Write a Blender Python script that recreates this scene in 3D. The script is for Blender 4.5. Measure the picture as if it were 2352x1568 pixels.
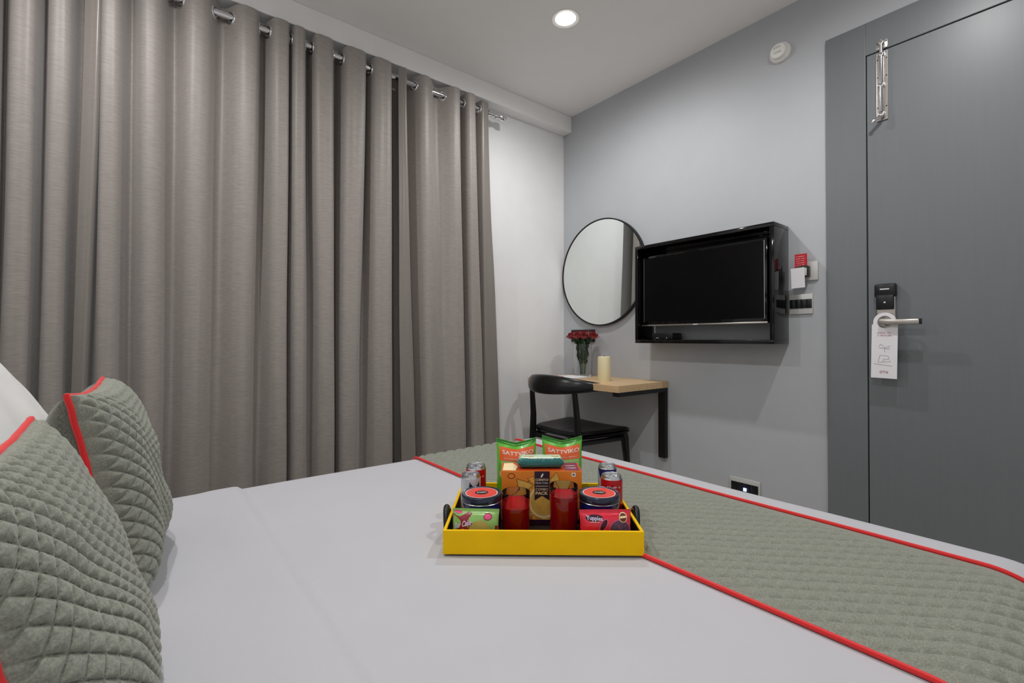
import bpy, bmesh, math, random
from mathutils import Matrix, Vector, noise
random.seed(7)
PI = math.pi
for o in list(bpy.data.objects): bpy.data.objects.remove(o)
scene = bpy.context.scene
COL = scene.collection

# ------------------------------------------------------------------ camera
YAW = math.radians(51.604); PITCH = math.radians(0.5)
CAM = Vector((2.2213, 0.0, 0.965))
V0 = Vector((-math.sin(YAW), math.cos(YAW), 0)); RT = Vector((math.cos(YAW), math.sin(YAW), 0))
vd = V0*math.cos(PITCH) + Vector((0, 0, math.sin(PITCH))); up = RT.cross(vd)
cd = bpy.data.cameras.new('camera'); cam = bpy.data.objects.new('camera', cd); COL.objects.link(cam)
cam.matrix_world = Matrix(((RT.x, up.x, -vd.x, CAM.x), (RT.y, up.y, -vd.y, CAM.y), (RT.z, up.z, -vd.z, CAM.z), (0, 0, 0, 1)))
cd.sensor_width = 36; cd.lens = 36*1073/2352; cd.shift_y = -14.4/2352; cd.clip_start = .02
scene.camera = cam
# ------------------------------------------------------------------ world, exposure
w = bpy.data.worlds.new('world'); scene.world = w; w.use_nodes = True
w.node_tree.nodes['Background'].inputs[0].default_value = (.9, .95, 1, 1)
w.node_tree.nodes['Background'].inputs[1].default_value = 0.02
scene.view_settings.view_transform = 'Standard'; scene.view_settings.look = 'None'
scene.view_settings.exposure = 0.78; scene.view_settings.gamma = 1.0
scene.view_settings.use_curve_mapping = False
LIGHT_W = 16.5
CEIL = 2.42; YG = 2.2; XR = 3.05; YB = -0.75

# ------------------------------------------------------------------ materials
def lin(c):
    return tuple(((v/255)/12.92 if v/255 <= .04045 else ((v/255+.055)/1.055)**2.4) for v in c)
MATS = {}
def mat(name, rgb, rough=.5, metal=0., spec=.5, var=.04, scale=(8, 8, 8), bump=0., bscale=None, sheen=0., coat=0., emit=0., trans=0., ior=1.45, alpha=1., sss=0.):
    if name in MATS: return MATS[name]
    m = bpy.data.materials.new(name); m.use_nodes = True; nt = m.node_tree; b = nt.nodes['Principled BSDF']
    c = lin(rgb)
    tc = nt.nodes.new('ShaderNodeTexCoord'); mp = nt.nodes.new('ShaderNodeMapping'); mp.inputs['Scale'].default_value = scale
    nt.links.new(tc.outputs['Object'], mp.inputs['Vector'])
    nz = nt.nodes.new('ShaderNodeTexNoise'); nz.inputs['Scale'].default_value = 1; nz.inputs['Detail'].default_value = 3
    nt.links.new(mp.outputs[0], nz.inputs['Vector'])
    rp = nt.nodes.new('ShaderNodeValToRGB')
    rp.color_ramp.elements[0].position = .3; rp.color_ramp.elements[1].position = .7
    rp.color_ramp.elements[0].color = tuple(v*(1-var) for v in c)+(1,)
    rp.color_ramp.elements[1].color = tuple(min(1, v*(1+var)) for v in c)+(1,)
    nt.links.new(nz.outputs['Fac'], rp.inputs['Fac']); nt.links.new(rp.outputs[0], b.inputs['Base Color'])
    b.inputs['Roughness'].default_value = rough; b.inputs['Metallic'].default_value = metal
    b.inputs['Specular IOR Level'].default_value = spec; b.inputs['Sheen Weight'].default_value = sheen
    b.inputs['Coat Weight'].default_value = coat; b.inputs['Transmission Weight'].default_value = trans; b.inputs['IOR'].default_value = ior
    if sss: b.inputs['Subsurface Weight'].default_value = sss; b.inputs['Subsurface Radius'].default_value = (.02, .015, .008)
    if emit:
        b.inputs['Emission Color'].default_value = c+(1,); b.inputs['Emission Strength'].default_value = emit
    if bump:
        n2 = nz
        if bscale:
            mp2 = nt.nodes.new('ShaderNodeMapping'); mp2.inputs['Scale'].default_value = bscale; nt.links.new(tc.outputs['Object'], mp2.inputs['Vector'])
            n2 = nt.nodes.new('ShaderNodeTexNoise'); n2.inputs['Scale'].default_value = 1; n2.inputs['Detail'].default_value = 2; nt.links.new(mp2.outputs[0], n2.inputs['Vector'])
        bp = nt.nodes.new('ShaderNodeBump'); bp.inputs['Strength'].default_value = bump; bp.inputs['Distance'].default_value = .002
        nt.links.new(n2.outputs['Fac'], bp.inputs['Height']); nt.links.new(bp.outputs[0], b.inputs['Normal'])
    MATS[name] = m
    return m
M_white = mat('white_paint', (238, 238, 238), .6, var=.015, bump=.05, bscale=(150, 150, 150), spec=.3)
M_ceil = mat('ceiling_paint', (246, 245, 244), .7, var=.01, spec=.2)
M_grey = mat('grey_paint', (183, 186, 190), .5, var=.015, bump=.05, bscale=(150, 150, 150), spec=.35)
M_floor = mat('floor_laminate', (196, 186, 172), .4, var=.2, scale=(3, 40, 3))
M_door = mat('charcoal_laminate', (113, 117, 120), .38, var=.02, scale=(120, 120, 4), bump=.04, spec=.45)
M_dark = mat('gap_black', (14, 14, 14), .8, var=.02)
M_blackgloss = mat('black_gloss', (8, 8, 10), .07, var=.02, spec=.45, coat=.15)
M_screen = mat('screen_black', (3, 3, 5), .16, var=.02, spec=.25)
M_blackmetal = mat('black_powdercoat', (14, 14, 15), .45, var=.05)
M_blackwood = mat('black_lacquered_wood', (12, 12, 14), .28, var=.1, scale=(6, 60, 60))
M_blackvinyl = mat('black_vinyl', (16, 17, 21), .38, var=.06, bump=.1, bscale=(300, 300, 300))
M_wood = mat('oak_laminate', (212, 180, 138), .4, var=.1, scale=(4, 70, 70))
M_steel = mat('brushed_steel', (196, 190, 184), .28, metal=1, var=.05, scale=(200, 10, 200))
M_chrome = mat('chrome', (220, 220, 222), .08, metal=1, var=.02)
M_mirror = mat('mirror_glass', (236, 240, 238), .005, metal=1, var=.002)
M_plastic = mat('white_plastic', (232, 230, 226), .35, var=.02)
M_silverpl = mat('silver_plastic', (204, 203, 200), .4, metal=.15, var=.03)
M_blackpl = mat('black_plastic', (20, 21, 25), .35, var=.04)
M_linen = mat('white_linen', (194, 194, 199), .75, var=.012, bump=.06, bscale=(700, 700, 700), sheen=.15, spec=.2)
M_pillow = mat('white_cotton', (228, 228, 226), .8, var=.012, bump=.08, bscale=(500, 500, 500), sheen=.15, spec=.2)
M_red = mat('red_piping', (226, 32, 34), .55, var=.06, scale=(300, 300, 300), sheen=.2)
M_lamp = mat('lamp_glow', (255, 252, 246), .5, emit=25., var=.001)
M_led = mat('blue_led', (150, 190, 255), .5, emit=8., var=.001)
M_paper = mat('white_paper', (236, 234, 238), .6, var=.01)
M_yellow = mat('yellow_lacquer', (250, 200, 0), .45, spec=.2, var=.03, scale=(20, 20, 20))
M_traywood = mat('tray_black', (30, 16, 10), .5, var=.1)
M_candle = mat('ivory_wax', (232, 224, 186), .45, var=.03, sss=.15)

def fabric_melange(name, rgb, var=.25):
    m = mat(name, rgb, .9, var=var, scale=(420, 420, 420), bump=.25, bscale=(600, 600, 600), sheen=.25, spec=.15)
    return m
M_quilt = fabric_melange('sage_grey_melange', (140, 143, 131), .22)
M_cushback = fabric_melange('sage_grey_weave', (106, 108, 98), .35)
# curtain: taupe slub with satin sheen
def curtain_mat(name, rgb, rough, var, spec):
    m = mat(name, rgb, rough, var=var, scale=(38, 38, 620), bump=.1, bscale=(20, 20, 700), sheen=.25, spec=spec)
    return m
M_curt = curtain_mat('taupe_slub_satin', (148, 141, 136), .48, .15, .45)
M_hem = curtain_mat('taupe_satin_lining', (130, 123, 117), .33, .05, .6)

# glass
def glass_mat(name, rgb, rough=0.0, ior=1.45):
    return mat(name, rgb, rough, var=.002, trans=1., ior=ior)
M_glass = glass_mat('clear_glass', (250, 252, 252), 0, 1.4)
M_juice = mat('red_juice', (214, 10, 26), .12, var=.05, trans=.45, ior=1.33, coat=.3)

# ------------------------------------------------------------------ mesh helpers
class MB:
    def __init__(s): s.v = []; s.f = []
    def add(s, vs, fs):
        n = len(s.v); s.v += [tuple(v) for v in vs]; s.f += [tuple(i+n for i in f) for f in fs]; return s
    def box(s, x0, x1, y0, y1, z0, z1, bev=0., M=None, seg=2):
        bm = bmesh.new(); bmesh.ops.create_cube(bm, size=1)
        for v in bm.verts: v.co = Vector(((x0+x1)/2+v.co.x*(x1-x0), (y0+y1)/2+v.co.y*(y1-y0), (z0+z1)/2+v.co.z*(z1-z0)))
        if bev: bmesh.ops.bevel(bm, geom=bm.edges[:], offset=bev, segments=seg, affect='EDGES', profile=.5)
        if M: bmesh.ops.transform(bm, matrix=M, verts=bm.verts)
        bm.verts.index_update(); s.add([v.co for v in bm.verts], [[v.index for v in f.verts] for f in bm.faces]); bm.free(); return s
    def lathe(s, prof, n=32, c=(0, 0, 0), M=None, sx=1, sy=1):
        vs = []; fs = []; m = len(prof)
        for i in range(n):
            a = 2*PI*i/n
            for r, z in prof:
                p = Vector((c[0]+r*math.cos(a)*sx, c[1]+r*math.sin(a)*sy, c[2]+z)); vs.append(M @ p if M else p)
        for i in range(n):
            j = (i+1) % n
            for k in range(m-1): fs.append((i*m+k, j*m+k, j*m+k+1, i*m+k+1))
        return s.add(vs, fs)
    def tube(s, path, r, n=10, closed=False, cap=True):
        P = [Vector(p) for p in path]; N = len(P); vs = []; fs = []
        rad = r if hasattr(r, '__len__') else [r]*N
        t0 = None; nrm = None
        for i in range(N):
            if closed: t = (P[(i+1) % N]-P[i-1]).normalized()
            else: t = (P[min(i+1, N-1)]-P[max(i-1, 0)]).normalized()
            if nrm is None:
                a = Vector((0, 0, 1)) if abs(t.z) < .9 else Vector((1, 0, 0)); nrm = (a-t*a.dot(t)).normalized()
            else: nrm = (nrm-t*nrm.dot(t)).normalized()
            b = t.cross(nrm)
            for k in range(n):
                a = 2*PI*k/n; vs.append(P[i]+(nrm*math.cos(a)+b*math.sin(a))*rad[i])
        for i in range(N if closed else N-1):
            j = (i+1) % N
            for k in range(n): fs.append((i*n+k, i*n+(k+1) % n, j*n+(k+1) % n, j*n+k))
        if cap and not closed: fs += [tuple(range(n-1, -1, -1)), tuple(range((N-1)*n, N*n))]
        return s.add(vs, fs)
    def grid(s, fn, nu, nv, flip=False, wrap=False):
        vs = [fn(i/nu, j/nv) for i in range(nu+1) for j in range(nv+1)]; fs = []
        for i in range(nu):
            for j in range(nv):
                q = (i*(nv+1)+j, (i+1)*(nv+1)+j, (i+1)*(nv+1)+j+1, i*(nv+1)+j+1); fs.append(q[::-1] if flip else q)
        return s.add(vs, fs)
    def prism(s, pts, fn0, fn1):
        """closed polygon pts (2D) extruded between two mappings"""
        n = len(pts); vs = [fn0(*p) for p in pts]+[fn1(*p) for p in pts]
        fs = [tuple(range(n-1, -1, -1)), tuple(range(n, 2*n))]+[(i, (i+1) % n, n+(i+1) % n, n+i) for i in range(n)]
        return s.add(vs, fs)
    def build(s, name, m, parent=None, smooth=True, loc=None, ang=40):
        me = bpy.data.meshes.new(name); me.from_pydata(s.v, [], s.f); me.validate()
        bm = bmesh.new(); bm.from_mesh(me); bmesh.ops.recalc_face_normals(bm, faces=bm.faces); bm.to_mesh(me); bm.free()
        o = bpy.data.objects.new(name, me); COL.objects.link(o)
        if isinstance(m, (list, tuple)):
            for q in m: me.materials.append(q)
        else: me.materials.append(m)
        if smooth:
            for p in me.polygons: p.use_smooth = True
            me.set_sharp_from_angle(angle=math.radians(ang))
        if parent: o.parent = parent
        if loc: o.location = loc
        return o
def empty(name, loc=(0, 0, 0), rz=0, label=None, cat=None, group=None, kind=None):
    o = bpy.data.objects.new(name, None); COL.objects.link(o); o.location = loc; o.rotation_euler = (0, 0, rz); o.empty_display_size = .05
    tag(o, label, cat, group, kind); return o
def tag(o, label=None, cat=None, group=None, kind=None):
    if label: o['label'] = label
    if cat: o['category'] = cat
    if group: o['group'] = group
    if kind: o['kind'] = kind
    return o
def text_mesh(txt, size=1., bold=0., align='CENTER', shear=0., space=1.):
    """returns verts, faces of flat lettering in XY, centred on origin; height about `size`"""
    c = bpy.data.curves.new('lettering', 'FONT'); c.body = txt; c.size = 1; c.align_x = align; c.align_y = 'CENTER'; c.offset = bold; c.shear = shear; c.space_character = space
    c.resolution_u = 4
    o = bpy.data.objects.new('lettering', c); COL.objects.link(o)
    bpy.context.view_layer.update()
    dg = bpy.context.evaluated_depsgraph_get(); me = bpy.data.meshes.new_from_object(o.evaluated_get(dg))
    vs = [(v.co.x*size, v.co.y*size) for v in me.vertices]; fs = [tuple(p.vertices) for p in me.polygons]
    bpy.data.objects.remove(o); bpy.data.curves.remove(c); bpy.data.meshes.remove(me)
    return vs, fs
def lettering(txt, size, fn, m, parent, width=None, name='lettering', **k):
    vs, fs = text_mesh(txt, size, **k)
    if width:
        xs = [v[0] for v in vs]; w0 = max(xs)-min(xs); mid = (max(xs)+min(xs))/2
        vs = [((x-mid)*width/w0, y) for x, y in vs]
    mb = MB(); mb.add([fn(x, y) for x, y in vs], fs)
    return mb.build(name, m, parent, smooth=False)
def ell(cx, cy, rx, ry, n=28, rot=0):
    return [(cx+rx*math.cos(2*PI*i/n)*math.cos(rot)-ry*math.sin(2*PI*i/n)*math.sin(rot), cy+rx*math.cos(2*PI*i/n)*math.sin(rot)+ry*math.sin(2*PI*i/n)*math.cos(rot)) for i in range(n)]
def decal(pts, fn, m, parent, name):
    """fan patch following fn(x,y)"""
    cx = sum(p[0] for p in pts)/len(pts); cy = sum(p[1] for p in pts)/len(pts); n = len(pts); R = 4
    vs = [fn(cx, cy)]; fs = []
    for k in range(1, R+1):
        for p in pts: vs.append(fn(cx+(p[0]-cx)*k/R, cy+(p[1]-cy)*k/R))
    for i in range(n):
        j = (i+1) % n; fs.append((0, 1+i, 1+j))
        for k in range(R-1): fs.append((1+k*n+i, 1+(k+1)*n+i, 1+(k+1)*n+j, 1+k*n+j))
    return MB().add(vs, fs).build(name, m, parent)
def rect_decal(x0, x1, y0, y1, fn, m, parent, name, nu=14, nv=6):
    return MB().grid(lambda a, b: fn(x0+(x1-x0)*a, y0+(y1-y0)*b), nu, nv).build(name, m, parent)
def squiggle(x0, x1, y, h, fn, m, parent, name='printed_mark', r=.0004, seed=1):
    """a line of small illegible letter-like strokes"""
    rnd = random.Random(seed); mb = MB(); x = x0
    while x < x1:
        w_ = h*rnd.uniform(.45, .8); k = rnd.random()
        if k > .12:
            pts = [(x, y-h/2), (x+w_*.1, y+h/2*rnd.uniform(-.2, 1)), (x+w_*.6, y+h/2*rnd.uniform(-.4, .6)), (x+w_*.7, y-h/2*rnd.uniform(.5, 1))]
            mb.tube([fn(*p) for p in pts], r, 4)
        x += w_+h*.22
    return mb.build(name, m, parent)
def smooth(a, b, t):
    t = max(0, min(1, (t-a)/(b-a))); return t*t*(3-2*t)
def interp(xs, ys, x):
    if x <= xs[0]: return ys[0]
    for i in range(len(xs)-1):
        if x <= xs[i+1]: return ys[i]+(ys[i+1]-ys[i])*(x-xs[i])/(xs[i+1]-xs[i])
    return ys[-1]

# ================================================================== SETTING
def struct(mb, name, m, **k):
    o = mb.build(name, m, smooth=False, **k); o['kind'] = 'structure'; return o
T = .1
struct(MB().box(-T, XR+T, YB-T, YG+T, -T, 0), 'floor', M_floor)
DL = [(.72, 1.50), (1.93, 1.47), (.73, -.10), (1.92, -.10)]
# ceiling with round holes for the downlights
# strips in y between the light squares, one square with hole each
h = .09; mb = MB()
def quad(x0, x1, y0, y1): mb.add([(x0, y0, CEIL), (x1, y0, CEIL), (x1, y1, CEIL), (x0, y1, CEIL)], [(0, 1, 2, 3)])
bands = [(-.10-h, -.10+h, [d for d in DL if d[1] < .5]), (1.47-h, 1.50+h, [d for d in DL if d[1] > .5])]
y = YB-T
for b0, b1, ds in bands:
    quad(-T, XR+T, y, b0); x = -T
    for d in sorted(ds):
        quad(x, d[0]-h, b0, b1); x = d[0]+h
        n = 32; ring = []; sq = []
        for i in range(n):
            a = 2*PI*i/n+PI/4; cxx, sy_ = math.cos(a), math.sin(a); k = 1/max(abs(cxx), abs(sy_))
            ring.append((d[0]+.046*cxx, d[1]+.046*sy_, CEIL))
            yy = cxx*0+sy_*k; sq.append((d[0]+h*cxx*k, (d[1]+h*yy) if abs(yy) < .999 else (b1 if yy > 0 else b0), CEIL))
        mb.add(ring+sq, [(i, (i+1) % n, n+(i+1) % n, n+i) for i in range(n)])
    quad(x, XR+T, b0, b1); y = b1
quad(-T, XR+T, y, YG+T)
mb.box(-T, XR+T, YB-T, YG+T, CEIL+.08, CEIL+.16)
struct(mb, 'ceiling', M_ceil)
struct(MB().box(-T, 0, YB-T, YG, 0, CEIL+.08), 'wall_left', M_white)
struct(MB().box(XR, XR+T, YB-T, YG+T, 0, CEIL+.08), 'wall_right', M_white)
struct(MB().box(0, XR, YB-T, YB, 0, CEIL+.08), 'wall_back', M_white)
# grey wall with a doorway
DX0, DX1, DTOP = 1.664, 2.470, 2.057
mb = MB().box(-T, 1.54, YG, YG+T, 0, CEIL+.08).box(2.60, XR, YG, YG+T, 0, CEIL+.08).box(1.54, 2.60, YG, YG+T, 2.17, CEIL+.08)
struct(mb, 'wall_far', M_grey)
struct(MB().box(0, .075, YB, YG, 2.317, CEIL, .003), 'trim_1', M_ceil)['label'] = 'white boxed ceiling soffit above the curtain rod'

# ---- door
door = empty('door_1', (1.527, YG, 0), 0, 'charcoal grey flush door with matching wide frame', None, None, 'structure')
def dpart(mb, name, m, **k):
    for i, v in enumerate(mb.v): mb.v[i] = (v[0]-1.527, v[1]-YG, v[2])
    return mb.build(name, m, door, smooth=False, **k)
yf = YG-.014
dpart(MB().box(1.527, DX0-.002, yf, YG+.09, 0, 2.186, .002), 'frame_jamb', M_door)
dpart(MB().box(DX1+.002, 2.607, yf, YG+.09, 0, 2.186, .002), 'frame_jamb', M_door)
dpart(MB().box(DX0-.002, DX1+.002, yf, YG+.09, DTOP+.002, 2.186, .002), 'frame_head', M_door)
dpart(MB().box(DX0-.002, DX1+.002, YG+.03, YG+.09, 0, DTOP+.002), 'door_stop', M_dark)
dpart(MB().box(DX0+.002, DX1-.002, yf+.001, YG+.03, .004, DTOP-.002, .0015), 'door_leaf', M_door)
# ---- tower bolt on the door
bx0, bz0, bz1 = 1.714, 1.79, 2.085
bolt = dpart(MB().box(bx0-.017, bx0+.017, yf-.004, yf, bz0, DTOP-.006, .001), 'tower_bolt', M_steel); bolt['label'] = 'chrome tower bolt near the top of the door'
def sub(mb, name, m, parent, **k):
    for i, v in enumerate(mb.v): mb.v[i] = (v[0]-1.527, v[1]-YG, v[2])
    return mb.build(name, m, parent, **k)
sub(MB().box(bx0-.017, bx0+.017, yf-.004, yf, DTOP+.004, bz1+.008, .001), 'keeper_plate', M_steel, bolt)
sub(MB().tube([(bx0, yf-.012, bz0+.03), (bx0, yf-.012, bz1+.004)], .0065, 14), 'bolt_rod', M_chrome, bolt)
for zz in (bz0+.02, bz0+.13, DTOP-.02, bz1-.004):
    sub(MB().box(bx0-.010, bx0+.010, yf-.019, yf-.003, zz-.008, zz+.008, .004), 'guide_loop', M_chrome, bolt)
for zz in (bz0+.05, bz0+.165, DTOP-.035, bz1):
    for sx in (-1, 1): sub(MB().lathe([(0, 0), (.0022, 0), (.0022, .001), (0, .001)], 10, M=Matrix.Translation((bx0+sx*.0135, yf-.0042, zz)) @ Matrix.Rotation(PI/2, 4, 'X')), 'screw', M_dark, bolt)
sub(MB().tube([(bx0, yf-.012, bz0+.012), (bx0-.004, yf-.022, bz0+.008), (bx0-.022, yf-.03, bz0-.004), (bx0-.026, yf-.03, bz0-.010)], [.006, .006, .006, .008], 12), 'bolt_knob', M_chrome, bolt)
# ---- electronic lock
lx0, lx1 = 1.693, 1.752
lock = dpart(MB().box(lx0, lx1, yf-.016, yf, .93, 1.165, .005), 'lock_plate', M_steel); lock['label'] = 'satin steel electronic lock plate with lever'
sub(MB().box(lx0-.003, lx1+.003, yf-.026, yf-.001, 1.122, 1.172, .006), 'card_reader', M_blackpl, lock)
sub(MB().box(lx0+.003, lx1-.003, yf-.027, yf-.014, 1.076, 1.130, .003), 'reader_face', M_blackpl, lock)
sub(MB().lathe([(0, 0), (.003, 0), (.003, .001), (0, .001)], 12, M=Matrix.Translation((1.7225, yf-.0272, 1.102)) @ Matrix.Rotation(PI/2, 4, 'X')), 'indicator_dot', M_plastic, lock)
o = sub(MB().box(1.708, 1.736, yf-.0268, yf-.0255, 1.1495, 1.1535), 'maker_mark', M_plastic, lock)
lev = sub(MB().lathe([(0, -.01), (.013, -.01), (.013, .04), (0, .04)], 20, M=Matrix.Translation((1.724, yf-.02, 1.028)) @ Matrix.Rotation(PI/2, 4, 'X')), 'lever_neck', M_steel, lock)
sub(MB().box(1.712, 1.828, yf-.066, yf-.052, 1.018, 1.038, .004), 'lever_handle', M_steel, lock)
sub(MB().box(1.8285, 1.833, yf-.066, yf-.052, 1.018, 1.038, .001), 'lever_end_cap', M_blackpl, lock)

# ================================================================== DOWNLIGHTS
def downlight(x, y, label, vis):
    t = empty('downlight', (x, y, CEIL), 0, label, 'light', 'recessed ceiling downlights')
    MB().lathe([(.040, .03), (.043, .004), (.046, -.001), (.062, -.003), (.064, 0)], 40).build('trim_ring', M_plastic, t)
    MB().lathe([(0, -.006), (.02, -.0052), (.036, -.001), (.0405, .012)], 40).build('diffuser', M_lamp, t)
    MB().lathe([(0, .075), (.044, .075), (.044, .018)], 32).build('housing', M_plastic, t)
    l = bpy.data.lights.new('downlight_lamp', 'SPOT'); l.energy = LIGHT_W; l.spot_size = math.radians(180); l.spot_blend = .85
    l.shadow_soft_size = .022; l.color = (1.0, .99, .985)
    o = bpy.data.objects.new('downlight_lamp', l); COL.objects.link(o); o.parent = t; o.location = (0, 0, -.03)
    return t
downlight(*DL[0], 'round glowing recessed downlight in the ceiling near the soffit', 1)
downlight(*DL[1], 'round recessed downlight in the ceiling in front of the door', 0)
downlight(*DL[2], 'round recessed downlight above the pillow end beside the curtain', 0)
downlight(*DL[3], 'round recessed downlight above the near side of the bed', 0)

# ================================================================== BED
BX0, BX1, BY1, BZ = .70, 2.215, 1.354, .550
BY0 = -.66
bed = empty('bed', ((BX0+BX1)/2, (BY0+BY1)/2, 0), 0, 'double bed with white linen standing along the curtain', 'bed')
def bp(mb, name, m, **k):
    cx, cy = (BX0+BX1)/2, (BY0+BY1)/2
    for i, v in enumerate(mb.v): mb.v[i] = (v[0]-cx, v[1]-cy, v[2])
    return mb.build(name, m, bed, **k)
bp(MB().box(BX0+.03, BX1-.03, BY0, BY1-.03, .08, .28, .01), 'base', M_blackwood)
for lx in (BX0+.1, BX1-.1):
    for ly in (BY0+.1, BY1-.12): bp(MB().lathe([(0, 0), (.025, 0), (.03, .08), (0, .08)], 16, c=(lx, ly, 0)), 'leg', M_blackwood)
bp(MB().box(BX0+.02, BX1-.03, BY0, BY1-.03, .28, .525, .04, seg=4), 'mattress', M_linen)
bp(MB().box(BX0-.03, BX1+.03, BY0-.06, BY0-.005, .08, 1.12, .02, seg=3), 'headboard', M_cushback)

RL, RR, RF = .045, .13, .075
def edge(a, lo, hi, r0, r1):
    """unrolled coordinate -> (position, drop)"""
    if a < lo+r0:
        s = lo+r0-a; q = r0*PI/2
        if s < q: t = s/r0; return lo+r0-r0*math.sin(t), r0*(1-math.cos(t))
        return lo, r0+s-q
    if a > hi-r1:
        s = a-(hi-r1); q = r1*PI/2
        if s < q: t = s/r1; return hi-r1+r1*math.sin(t), r1*(1-math.cos(t))
        return hi, r1+s-q
    return a, 0.
def bed_surface(a, b, off=0.):
    x, dx = edge(a, BX0, BX1, RL, RR); y, dy = edge(b, -5, BY1, .1, RF)
    d = max(dx, dy) if min(dx, dy) < 1e-6 else (dx**2+dy**2)**.5
    nx = nyv = 0.
    if dx > 0:
        nx = (-1 if a < 1.4 else 1)*min(1, dx/(RL if a < 1.4 else RR))
    if dy > 0: nyv = min(1, dy/RF)
    nz = max(0, 1-max(abs(nx), nyv)); L = math.sqrt(nx*nx+nyv*nyv+nz*nz) or 1
    z = BZ-d
    z += .0035*noise.noise(Vector((x*2.2, y*2.2, 3)))*max(0, 1-d*15)
    f = (1-smooth(.205, .222, b))*.010*(1-.25*smooth(.205-.16, .1, .205-b)) # folded-back layer at the head end
    return Vector((x+nx/L*(off+f), y+nyv/L*off, z+nz/L*(off)+(f if d < .05 else 0)))
a0, a1 = BX0-.24, BX1+.20; b0, b1 = BY0+.01, BY1+.20
mb = MB().grid(lambda u, v: bed_surface(a0+(a1-a0)*u, b0+(b1-b0)*v), 150, 200)
duvet = mb.build('duvet', M_linen, ang=80)
tag(duvet, 'smooth white duvet spread over the bed, folded back at the pillows', 'duvet')

# ---- tray frame (needed for flattening the runner under it)
def TP(lat, dep, z=0):
    p = Vector((CAM.x, CAM.y, 0))+V0*dep+RT*lat; return Vector((p.x, p.y, z))
TC_LAT, TC_DEP, TW, TD = .0622, 1.045, .384, .302
def under_tray(x, y):
    d = Vector((x-CAM.x, y-CAM.y, 0)); return abs(d.dot(RT)-TC_LAT) < TW/2+.012 and abs(d.dot(V0)-TC_DEP) < TD/2+.012

# ---- runner
RY0, RY1 = .752, 1.206
def quilt(p, q, s, amp, pw=.55):
    a = abs(math.sin(PI*(p+q)/s/math.sqrt(2))); b = abs(math.sin(PI*(p-q)/s/math.sqrt(2)))
    return amp*(min(a, b)**pw)
runner = empty('bed_runner', ((BX0+BX1)/2, (RY0+RY1)/2, BZ), 0, 'grey-green quilted bed runner with red piped edges', 'bed runner')
def rsurf(a, b):
    x, dx = edge(a, BX0, BX1, RL, RR)
    flat = 1 if (dx == 0 and under_tray(x, b)) else 0
    e = min(smooth(0, .03, b-RY0), smooth(0, .07, RY1-b))
    wob = .0022*noise.noise(Vector((a*9, b*9, 1)))
    off = .0018 if flat else .0022+max(0, e)*(quilt(a+.004*noise.noise(Vector((a*6, b*6, 7))), b+.004*noise.noise(Vector((a*6, b*6, 9))), .029, .009, .5)+max(0, wob))
    return bed_surface(a, b, off)-Vector(((BX0+BX1)/2, (RY0+RY1)/2, BZ))
ra0, ra1 = BX0-.20, BX1+.18
mb = MB().grid(lambda u, v: rsurf(ra0+(ra1-ra0)*u, RY0+(RY1-RY0)*v), 760, 190)
mb.build('quilted_cloth', M_quilt, runner, ang=80)
for yy in (RY0, RY1):
    P = [bed_surface(ra0+(ra1-ra0)*i/240, yy, .0052)-Vector(((BX0+BX1)/2, (RY0+RY1)/2, BZ)) for i in range(241)]
    MB().tube(P, .0043, 8).build('piping', M_red, runner)['label'] = 'red piping'

# ================================================================== CUSHIONS AND PILLOWS
def cushion(name, loc, rot, w, h, t, label, cat, front, back, pip=None, q=None, pinch=.07, pw=.5, group=None, seed=0, topcurl=0., sag=0.):
    root = empty(name, loc, 0, label, cat, group); root.rotation_euler = rot
    def pos(u, v, side):
        x = w/2*u*(1-pinch*(1-v*v)); z = h/2+h/2*v*(1-pinch*(1-u*u))
        th = t/2*(max(0, (1-u**4)*(1-v**4))**pw)
        th *= (1-sag*v)*(1+.10*noise.noise(Vector((u*1.5+seed, v*1.5, side))))
        z += topcurl*abs(u)**6*max(0, v)**6
        y = side*th
        sg = .012*noise.noise(Vector((u*2+seed, v*2, 5.)))
        return Vector((x, y+sg*(1-u*u)*(1-v*v), z))
    N = 260 if q else 60
    def fr(a, b):
        u, v = 2*a-1, 2*b-1; p = pos(u, v, 1)
        if q:
            n = Vector((p.x*1.2, .12, (p.z-h/2)*1.2)).normalized(); e = min(1, (1-max(abs(u), abs(v)))/.04)
            p = p+n*quilt(u*w/2, v*h/2+.5, q, .0085, .5)*max(0, e)
        elif cat == 'pillow':
            p.y += .004*noise.noise(Vector((u*5, v*3, seed)))
        return p
    fo = MB().grid(fr, N, N).build('front_panel', front, root, ang=80)
    MB().grid(lambda a, b: pos(2*a-1, 2*b-1, -1), 60, 60, flip=True).build('back_panel', back, root, ang=80)
    if pip:
        P = []
        n = 70
        for k in range(n): P.append((-1+2*k/n, -1))
        for k in range(n): P.append((1, -1+2*k/n))
        for k in range(n): P.append((1-2*k/n, 1))
        for k in range(n): P.append((-1, 1-2*k/n))
        wob = [pos(u, v, 1)+Vector((0, .0025*noise.noise(Vector((u*6, v*6, seed))), 0)) for u, v in P]
        MB().tube(wob, .0040, 14, closed=True).build('piping', pip, root)['label'] = 'red piping'
    return root
lean = lambda deg: (math.radians(deg), 0, 0)
ZB = BZ+.004
cushion('throw_cushion', (1.136, -.008, ZB), (math.radians(11), 0, math.radians(-3)), .372, .338, .125, 'small quilted grey-green cushion with red piping, farther one beside the curtain', 'cushion', M_quilt, M_cushback, M_red, .0185, seed=3)
cushion('throw_cushion', (1.575, -.018, ZB), (math.radians(17), 0, math.radians(-1)), .385, .325, .095, 'quilted grey-green cushion with red piping, nearest one cut by the left frame edge', 'cushion', M_quilt, M_cushback, M_red, .0185, seed=8, sag=.22)
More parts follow.
